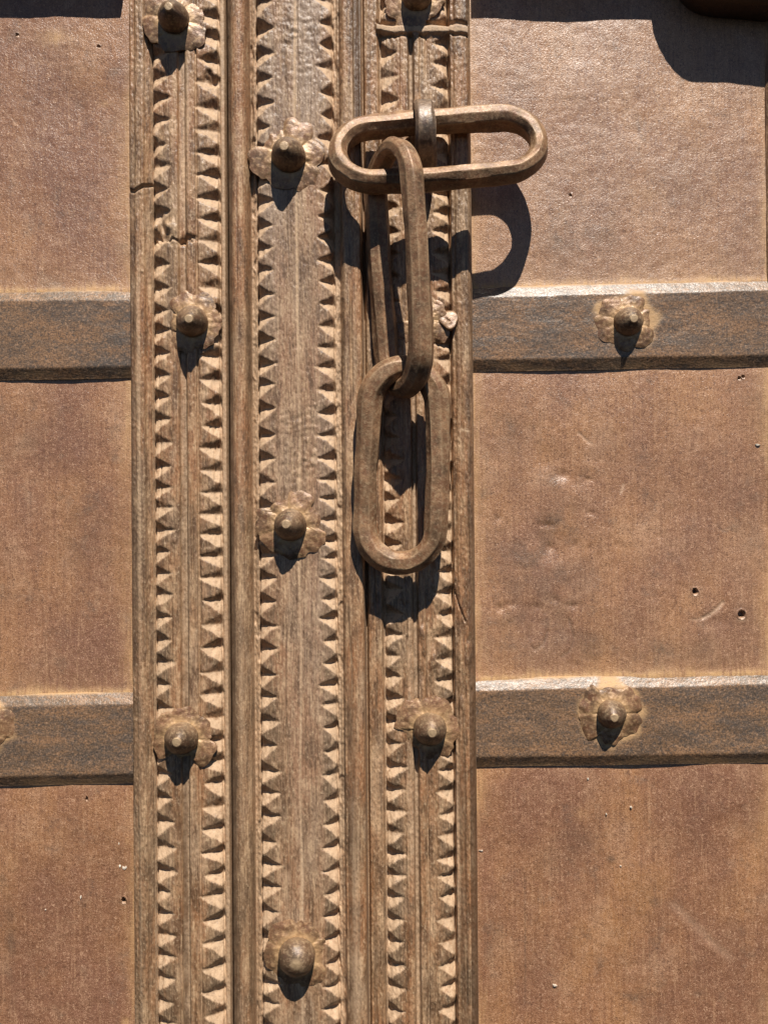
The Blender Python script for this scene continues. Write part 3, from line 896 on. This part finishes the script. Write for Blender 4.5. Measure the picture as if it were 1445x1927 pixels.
# ------------------------------------------------------------------ rounded block jutting out at the upper right
def wood_block():
    sh_px = [(1222, 20), (1226, 50), (1236, 76), (1250, 100), (1262, 115), (1276, 128), (1290, 136), (1306, 141), (1330, 145), (1360, 148),
             (1400, 151), (1445, 155), (1500, 160), (1560, 164), (1620, 168)]
    dF = 66.0
    pts = []
    for a, b in sh_px:
        x, v = P(a, b, 0)
        pts.append((x + 0.22 * dF, v - 1.6 * dF))
    xr = pts[-1][0]
    pts += [(xr, pts[-1][1] - 60), (xr, -1190), (pts[0][0] - 4, -1190), (pts[0][0] - 3, -1080)]
    pts = np.array(pts)
    n = len(pts)
    c = pts.mean(axis=0)
    rings = [(4.0, 6.0), (dF - 22, 2.0), (dF - 10, 0.5), (dF, 0.0), (dF + 8, 4.0), (dF + 13, 11.0), (dF + 15, 22.0)]
    V_, F_ = [], []
    for d, ins in rings:
        dirv = c - pts
        dirv /= np.linalg.norm(dirv, axis=1, keepdims=True)
        q = pts + dirv * ins
        V_.append(W(q[:, 0], q[:, 1], np.full(n, d)))
    for k in range(len(rings) - 1):
        for i in range(n):
            j = (i + 1) % n
            F_.append((k * n + i, k * n + j, (k + 1) * n + j, (k + 1) * n + i))
    V_.append(W(c[None, 0], c[None, 1], np.array([2.0])))
    V_.append(W(c[None, 0], c[None, 1], np.array([dF + 17])))
    nb = len(rings) * n
    last = (len(rings) - 1) * n
    me_f = [list(f) for f in F_]
    for i in range(0, n - 1, 2):
        me_f.append([i + 2 if i + 2 < n else 0, i + 1, i, nb])
        me_f.append([last + i, last + i + 1, last + (i + 2 if i + 2 < n else 0), nb + 1])
    if n % 2:
        pass
    vv = np.concatenate(V_)
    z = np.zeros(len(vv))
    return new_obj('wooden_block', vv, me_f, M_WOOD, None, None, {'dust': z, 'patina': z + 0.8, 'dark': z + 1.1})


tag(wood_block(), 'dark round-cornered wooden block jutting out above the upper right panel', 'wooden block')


# ------------------------------------------------------------------ rosettes with studs
def rosette(px, py, d, R, stud_r, stud_h, parent, seed, petals=6, ph=0.0, tip=True, tilt=(0, 0), lift=0.0, with_stud=True, torn=()):
    r = np.random.default_rng(seed)
    cx, cv = P(px, py, d + 6)
    nth, nr = 128, 20
    th = np.linspace(0, 2 * np.pi, nth, endpoint=False)
    pa = (th - ph) * petals / (2 * np.pi)
    k = np.floor(pa).astype(int) % petals
    fr = pa - np.floor(pa)
    amp = 1 + 0.10 * r.standard_normal(petals)
    for t_ in torn:
        amp[t_] *= 0.72
    lobe = np.sin(np.pi * fr)
    jag = np.interp(th, np.linspace(0, 2 * np.pi, 40), np.append(r.standard_normal(39), 0))
    Rt = 0.95 * R * (0.83 + 0.17 * lobe ** 0.30) * amp[k] * (1 + 0.05 * jag)
    Rt = np.convolve(np.concatenate([Rt[-2:], Rt, Rt[:2]]), [0.15, 0.7, 0.15], 'same')[2:-2]
    rr = np.linspace(0.16, 1, nr)
    tiltk = r.standard_normal(petals) * 2.6
    TH, RR = np.meshgrid(th, rr)
    rad = RR * Rt[None, :]
    x = cx + rad * np.cos(TH)
    v = cv + rad * np.sin(TH)
    dome = 1.1 * (lobe[None, :] ** 0.35) * np.sin(np.pi * np.clip(RR * 0.95, 0, 1)) + tiltk[k][None, :] * RR ** 2 * 0.6 * lobe[None, :]
    lump = 0.35 * field((nr, nth), 1.6, 3.0, seed + 3) + 0.28 * field((nr, nth), 0.6, 0.9, seed + 4)
    h = d + 2.0 + 8.0 * (1 - RR) ** 1.2 + lift + dome + lump - 3.0 * np.clip(RR - 0.9, 0, 1) * 10 * 0.35
    h += tilt[0] * (x - cx) / R + tilt[1] * (v - cv) / R
    top = W(x, v, h).reshape(-1, 3)
    low = W(x[-1], v[-1], np.full(nth, d - 8.0))
    idx = np.arange(nr * nth).reshape(nr, nth)
    nx = np.roll(idx, -1, axis=1)
    f = np.stack([idx[:-1], nx[:-1], nx[1:], idx[1:]], axis=-1).reshape(-1, 4)
    # thickness: the rim turns back by a plate's thickness, then an underside ring
    rim = W(x[-1], v[-1], h[-1] - 4.5)
    inn = W(cx + 0.5 * (x[-1] - cx), cv + 0.5 * (v[-1] - cv), np.full(nth, d - 4.0))
    b0 = nr * nth
    i0 = idx[-1]
    i0c = b0 + np.arange(nth)
    i1 = b0 + nth + np.arange(nth)
    i2 = b0 + 2 * nth + np.arange(nth)
    w1 = np.stack([i0c, np.roll(i0c, -1), np.roll(i1, -1), i1], axis=-1)
    w2 = np.stack([i1, np.roll(i1, -1), np.roll(i2, -1), i2], axis=-1)
    verts = np.concatenate([top, top[i0], rim, inn])
    dst = np.concatenate([(0.7 * np.exp(-((rad - stud_r * 1.02) / 8.0) ** 2) + 0.35 * (1 - lobe[None, :]) ** 3).ravel(), np.zeros(3 * nth)])
    o = new_obj('rosette', verts, np.concatenate([f, w1, w2]), M_ROSE, parent, None, {'dust': dst.clip(0, 1)})
    if with_stud:
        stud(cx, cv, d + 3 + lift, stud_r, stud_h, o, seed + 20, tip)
    return o


def stud(cx, cv, d, r0, h, parent, seed, tip=True, lean=(0.0, 0.0)):
    if tip:
        prof = [(0.80, -0.1), (0.97, 0.0), (1.0, 0.10), (0.99, 0.22), (0.95, 0.34), (0.87, 0.47), (0.76, 0.60), (0.62, 0.73), (0.46, 0.85), (0.32, 0.935),
                (0.27, 0.96), (0.255, 0.985), (0.24, 0.998), (0.21, 1.0), (0.05, 1.004)]
    else:
        prof = [(0.80, -0.1), (0.96, 0.0), (1.0, 0.14), (1.0, 0.30), (0.96, 0.46), (0.88, 0.61), (0.75, 0.75), (0.58, 0.87), (0.38, 0.95), (0.2, 0.985), (0.05, 1.0)]
    n = 32
    th = np.linspace(0, 2 * np.pi, n, endpoint=False)
    rs = np.random.default_rng(seed)
    pr = np.array([a for a, _ in prof])
    ph = np.array([b for _, b in prof])
    bump_ = field((len(prof), n), 0.9, 2.0, seed) * 0.018
    flat = 1 + 0.012 * np.cos(th * 7 + rs.uniform(0, 6))[None, :]
    rad = r0 * pr[:, None] * flat * (1 + bump_)
    lx, lv = rs.uniform(-0.09, 0.09, 2) * h
    x = cx + rad * np.cos(th) + (ph[:, None].clip(0) ** 1.5) * (lx + lean[0])
    v = cv + rad * np.sin(th) + (ph[:, None].clip(0) ** 1.5) * (lv + lean[1])
    dd = d + h * ph[:, None] + np.zeros((1, n)) + bump_ * 4
    verts = W(x, v, dd).reshape(-1, 3)
    m = len(prof)
    idx = np.arange(m * n).reshape(m, n)
    nx = np.roll(idx, -1, axis=1)
    f = np.stack([idx[:-1], nx[:-1], nx[1:], idx[1:]], axis=-1).reshape(-1, 4)
    cap = [(idx[-1, i], idx[-1, (i + 1) % n], idx[-1, (i + 2) % n], idx[-1, (i + 3) % n]) for i in range(0, n, 4)]
    # small flat cap: fan closed by quads round a centre
    cen = W(np.array([x[-1].mean()]), np.array([v[-1].mean()]), np.array([dd[-1].mean()]))
    ci = m * n
    fan = [(idx[-1, i], idx[-1, (i + 1) % n], idx[-1, (i + 2) % n], ci) for i in range(0, n, 2)]
    verts = np.concatenate([verts, cen])
    upw = np.clip(-np.sin(th), 0, 1)[None, :] * np.exp(-((ph[:, None] - 0.1) / 0.35) ** 2)
    dst = np.append((0.25 * upw).ravel(), 0)
    return new_obj('stud', verts, np.concatenate([f, np.array(fan)]), M_STUD, parent, None, {'dust': dst, 'wear_glare': np.append(np.repeat((ph > 0.95) * 1.3, n), 1.3)})  # tip disc coloured paler to paint in its glare


SR, SH = 29.0, 44.0
rosette(329, 36, 48, 62, 28.5, 52, LEFT, 601, 6, 0.2)
rosette(362, 606, 48, 60, 28.5, 48, LEFT, 603, 6, 0.5, torn=(2,))
rosette(343, 1389, 48, 62, 30, 50, LEFT, 605, 6, 0.1, torn=(1,))
rosette(-40, 1372, 13, 58, 27, 44, LEFT, 607, 6, 0.3)
rosette(544, 294, 60, 66, 31, 52, RIGHT, 609, 6, 0.35)
rosette(547, 988, 60, 62, 29.5, 49, RIGHT, 611, 7, 0.15)
rosette(559, 1797, 60, 64, 33.5, 46, RIGHT, 613, 6, 0.45, tip=False)
rosette(785, -6, 42, 60, 28, 48, RIGHT, 615, 6, 0.2)
rosette(795, 603, 42, 58, 21, 30, RIGHT, 617, 6, 0.0, torn=(3,))
rosette(808, 1372, 42, 60, 30, 46, RIGHT, 619, 5, 0.6)
rosette(1181, 605, 13, 56, 27, 35, RIGHT, 621, 6, 0.25)
rosette(1150, 1343, 13, 58, 27, 37, RIGHT, 623, 6, 0.0)


# a pale petal bent up beside the hanging link
def bent_petal(px, py, d, rx, rv, parent, seed):
    cx, cv = P(px, py, d)
    n, m = 28, 7
    th = np.linspace(0, 2 * np.pi, n, endpoint=False)
    rim = 1 + 0.10 * field((1, n), 0.1, 1.6, seed)[0]
    TH, RR = np.meshgrid(th, np.linspace(0.08, 1, m))
    x = cx + rx * RR * rim * np.cos(TH)
    v = cv + rv * RR * rim * np.sin(TH)
    h = d + 0.30 * (v - cv) - 2 * RR ** 4 + 0.5 * field((m, n), 0.8, 1.4, seed + 1)
    low = W(x[-1], v[-1], h[-1] - 14)
    idx = np.arange(m * n).reshape(m, n)
    nx = np.roll(idx, -1, axis=1)
    f = np.stack([idx[:-1], nx[:-1], nx[1:], idx[1:]], axis=-1).reshape(-1, 4)
    lo = m * n + np.arange(n)
    w1 = np.stack([idx[-1], nx[-1], np.roll(lo, -1), lo], axis=-1)
    cap = np.array([(idx[0, i], idx[0, (i + 1) % n], idx[0, (i + 2) % n], m * n + n) for i in range(0, n, 2)])
    verts = np.concatenate([W(x, v, h).reshape(-1, 3), low, W(np.array([cx]), np.array([cv]), np.array([h[0].mean()]))])
    return new_obj('bent_petal', verts, np.concatenate([f, w1, cap]), M_ROSE, parent, None, {'dust': np.full(len(verts), 0.05)})


bent_petal(845, 602, 49, 19, 18, RIGHT, 950)

# ------------------------------------------------------------------ chain and staple
def sweep(name, path, frame_b, frame_n, wid, thk, cham, mat, parent, seed, closed=True, rough=0.7, dust=0.0):
    """octagonal forged bar along a path; frame_b, frame_n: in-plane outward and normal directions per point"""
    n = len(path)
    a, b, c = wid / 2, thk / 2, cham
    corners = [(a, b - c), (a - c, b), (-(a - c), b), (-a, b - c), (-a, -(b - c)), (-(a - c), -b), (a - c, -b), (a, -(b - c))]
    sec = []
    for i in range(8):
        p0, p1 = np.array(corners[i]), np.array(corners[(i + 1) % 8])
        L = np.linalg.norm(p1 - p0)
        e = min(0.9 / L, 0.2)
        for t in (0.0, 0.16, 0.5, 0.84):
            sec.append(p0 + (p1 - p0) * t)
    sec = np.array(sec)
    m = len(sec)
    r = np.random.default_rng(seed)
    if closed:
        sw = 1 + 0.055 * field((n, 1), 6, 0.1, seed)
        nz = field((n, m), 2.5, 1.6, seed + 1) * rough + field((n, m), 0.9, 0.8, seed + 2) * rough * 0.35
        tw = 0.05 * field((n, 1), 10, 0.1, seed + 5)
    else:
        sw = 1 + 0.03 * field((n, 1), 6, 0.1, seed)
        nz = field((n, m), 2.0, 1.6, seed + 1) * rough * 0.8
        tw = np.zeros((n, 1))
    sx = sec[None, :, 0] * sw
    sy = sec[None, :, 1] * sw
    sx, sy = sx * np.cos(tw) - sy * np.sin(tw), sx * np.sin(tw) + sy * np.cos(tw)
    ln = np.hypot(sx, sy)
    sx, sy = sx * (1 + nz / ln), sy * (1 + nz / ln)
    pts = path[:, None, :] + sx[..., None] * frame_b[:, None, :] + sy[..., None] * frame_n[:, None, :]
    verts = W(pts[..., 0], pts[..., 1], pts[..., 2]).reshape(-1, 3)
    idx = np.arange(n * m).reshape(n, m)
    nx = np.roll(idx, -1, axis=1)
    if closed:
        nxt = np.roll(idx, -1, axis=0)
        nxx = np.roll(nx, -1, axis=0)
        f = np.stack([idx, nx, nxx, nxt], axis=-1).reshape(-1, 4)
    else:
        f = np.stack([idx[:-1], nx[:-1], nx[1:], idx[1:]], axis=-1).reshape(-1, 4)
        caps = []
        for row, rev in ((idx[0], True), (idx[-1], False)):
            for i in range(1, m - 2, 2):
                q = (row[0], row[i], row[i + 1], row[i + 2])
                caps.append(q[::-1] if rev else q)
        f = np.concatenate([f, np.array(caps)])
    wear_glare = np.tile(np.array([1.0, 0.25, 0.0, 0.25] * 8), n) * (0.5 + 0.5 * field((n, m), 3, 0.6, seed + 7).ravel()).clip(0, 1.3)
    return new_obj(name, verts, f, mat, parent, None, {'dust': np.full(len(verts), dust), 'wear_glare': wear_glare})


def fix_normals(o):
    import bmesh
    bm = bmesh.new()
    bm.from_mesh(o.data)
    bmesh.ops.recalc_face_normals(bm, faces=bm.faces)
    bm.to_mesh(o.data)
    bm.free()
    o.data.set_sharp_from_angle(angle=math.radians(48))


def link(center, along, across, half_len, half_wid, wid, thk, cham, seed, parent, egg=0.0, dust=0.0):
    """stadium shaped link; center/along/across in (X, V, d); half sizes to the bar's centre line"""
    a = np.array(along, float)
    a /= np.linalg.norm(a)
    b = np.array(across, float)
    b -= a * a.dot(b)
    b /= np.linalg.norm(b)
    nn = np.cross(a, b)
    st = half_len - half_wid
    P_, B_ = [], []
    seg = 30
    nst = 26
    for i in range(nst):
        t = i / nst
        P_.append((-st + 2 * st * t, half_wid)); B_.append((0, 1))
    for i in range(seg):
        t = math.pi / 2 - math.pi * i / seg
        P_.append((st + half_wid * math.cos(t), half_wid * math.sin(t))); B_.append((math.cos(t), math.sin(t)))
    for i in range(nst):
        t = i / nst
        P_.append((st - 2 * st * t, -half_wid)); B_.append((0, -1))
    for i in range(seg):
        t = -math.pi / 2 - math.pi * i / seg
        P_.append((-st + half_wid * math.cos(t), half_wid * math.sin(t))); B_.append((math.cos(t), math.sin(t)))
    P_, B_ = np.array(P_), np.array(B_)
    P_[:, 1] *= 1 + egg * P_[:, 0] / half_len
    P_[:, 1] *= (1 + 0.11 * (1 - (P_[:, 0] / half_len) ** 2)) / 1.06
    wob = field((len(P_), 1), 9, 0.1, seed + 9)[:, 0] * 1.3
    path = np.array(center)[None, :] + P_[:, :1] * a + P_[:, 1:] * b + wob[:, None] * nn
    fb = B_[:, :1] * a + B_[:, 1:] * b
    fn = np.tile(nn, (len(P_), 1))
    o = sweep('chain_link', path, fb, fn, wid, thk, cham, M_CHAIN, parent, seed, True, 0.8, dust)
    fix_normals(o)
    return o


cx_, cv_ = P(765, 600, 110)
CHAIN = empty('door_chain', (cx_ * S, -110 * S, -cv_ * S))
tag(CHAIN, 'hanging chain of three heavy hand-forged oval iron links', 'chain')

# top link, lying across on the staple
xA, vA = P(826, 280, 99)
la = link((xA, vA, 99), (1, -0.082, -0.06), (0, 0.94, 0.34), 180, 61, 33, 44, 10, 701, CHAIN)
# middle link, hanging edge-on
xB, vB = P(749, 506, 120)
lb = link((xB, vB, 120), (0.045, 1, -0.09), (-65, 0, -119), 206, 65, 36, 39, 10, 711, CHAIN)
# bottom link, facing out
xC, vC = P(756, 877, 95)
lc = link((xC, vC, 95), (-0.035, 1, -0.06), (math.cos(0.10), 0, math.sin(0.10)), 174, 61, 40, 40, 11, 727, CHAIN, 0.05)
for o in (la, lb, lc):
    o.location = (-cx_ * S, 110 * S, cv_ * S)
la['label'] = 'link lying sideways through the staple'
lb['label'] = 'middle link hanging edge-on'
lc['label'] = 'lowest link facing outward'

# staple: a flattened iron loop driven into the stile
xs_, vs_ = P(800, 235, 115)
t = np.linspace(-0.5 * math.pi - 0.25, 0.5 * math.pi + 0.25, 40)
path = np.stack([np.full(40, xs_) + 2 * np.sin(t), -0 + vs_ + 54 * np.sin(t), 55 + 68 * np.cos(t)], axis=-1)
path[:, 2] = np.where(abs(t) > math.pi / 2, 55 - 60 * (abs(t) - math.pi / 2) / 0.25, path[:, 2])
tan = np.gradient(path, axis=0)
tan /= np.linalg.norm(tan, axis=1, keepdims=True)
fb = np.tile((1.0, 0, 0), (40, 1))
fn = np.cross(tan, fb)
taper = 1.0
st_o = sweep('staple', path, fb, fn, 37, 22, 5.5, M_STAPLE, RIGHT, 731, False, 0.6)
fix_normals(st_o)


# ------------------------------------------------------------------ little pale chips stuck to the sheets
def chip(px, py, w, h, parent, seed, d=2.0):
    cx, cv = P(px, py, d)
    r = np.random.default_rng(seed)
    n = 8
    th = np.linspace(0, 2 * np.pi, n, endpoint=False)
    rr = 1 + 0.25 * r.standard_normal(n)
    x, v = cx + w * rr * np.cos(th), cv + h * rr * np.sin(th)
    V_ = np.concatenate([W(x, v, np.full(n, -2.0)), W(cx + 0.8 * (x - cx), cv + 0.8 * (v - cv), d - 0.6 + 0.4 * r.standard_normal(n)),
                         W(np.array([cx]), np.array([cv]), np.array([d + 0.2]))])
    F_ = [(i, (i + 1) % n, n + (i + 1) % n, n + i) for i in range(n)]
    F_ += [(n + i, n + (i + 1) % n, n + (i + 2) % n, 2 * n) for i in range(0, n, 2)]
    o = new_obj('paint_fleck', V_, F_, M_CHIP, parent, None, {'dust': np.zeros(len(V_))}, False)
    fix_normals(o)


for i, (a, b, w, h, p_) in enumerate([(234, 1633, 5, 4.5, LEFT), (226, 1630, 2.5, 2.5, LEFT), (174, 1543, 2.5, 4, LEFT), (224, 1588, 1.8, 3.5, LEFT),
                                      (152, 1689, 1.5, 3, LEFT), (86, 1712, 1.5, 1.5, LEFT), (1425, 837, 5, 2.2, RIGHT), (1044, 1856, 4, 2.5, RIGHT),
                                      (905, 1601, 5, 1.8, RIGHT), (1106, 1466, 2.2, 2.4, RIGHT), (1188, 1520, 2, 2.2, RIGHT),
                                      (1168, 1630, 2, 1.6, RIGHT), (1141, 1532, 1.6, 1.6, RIGHT)]):
    chip(a, b, w, h, p_, 800 + i)
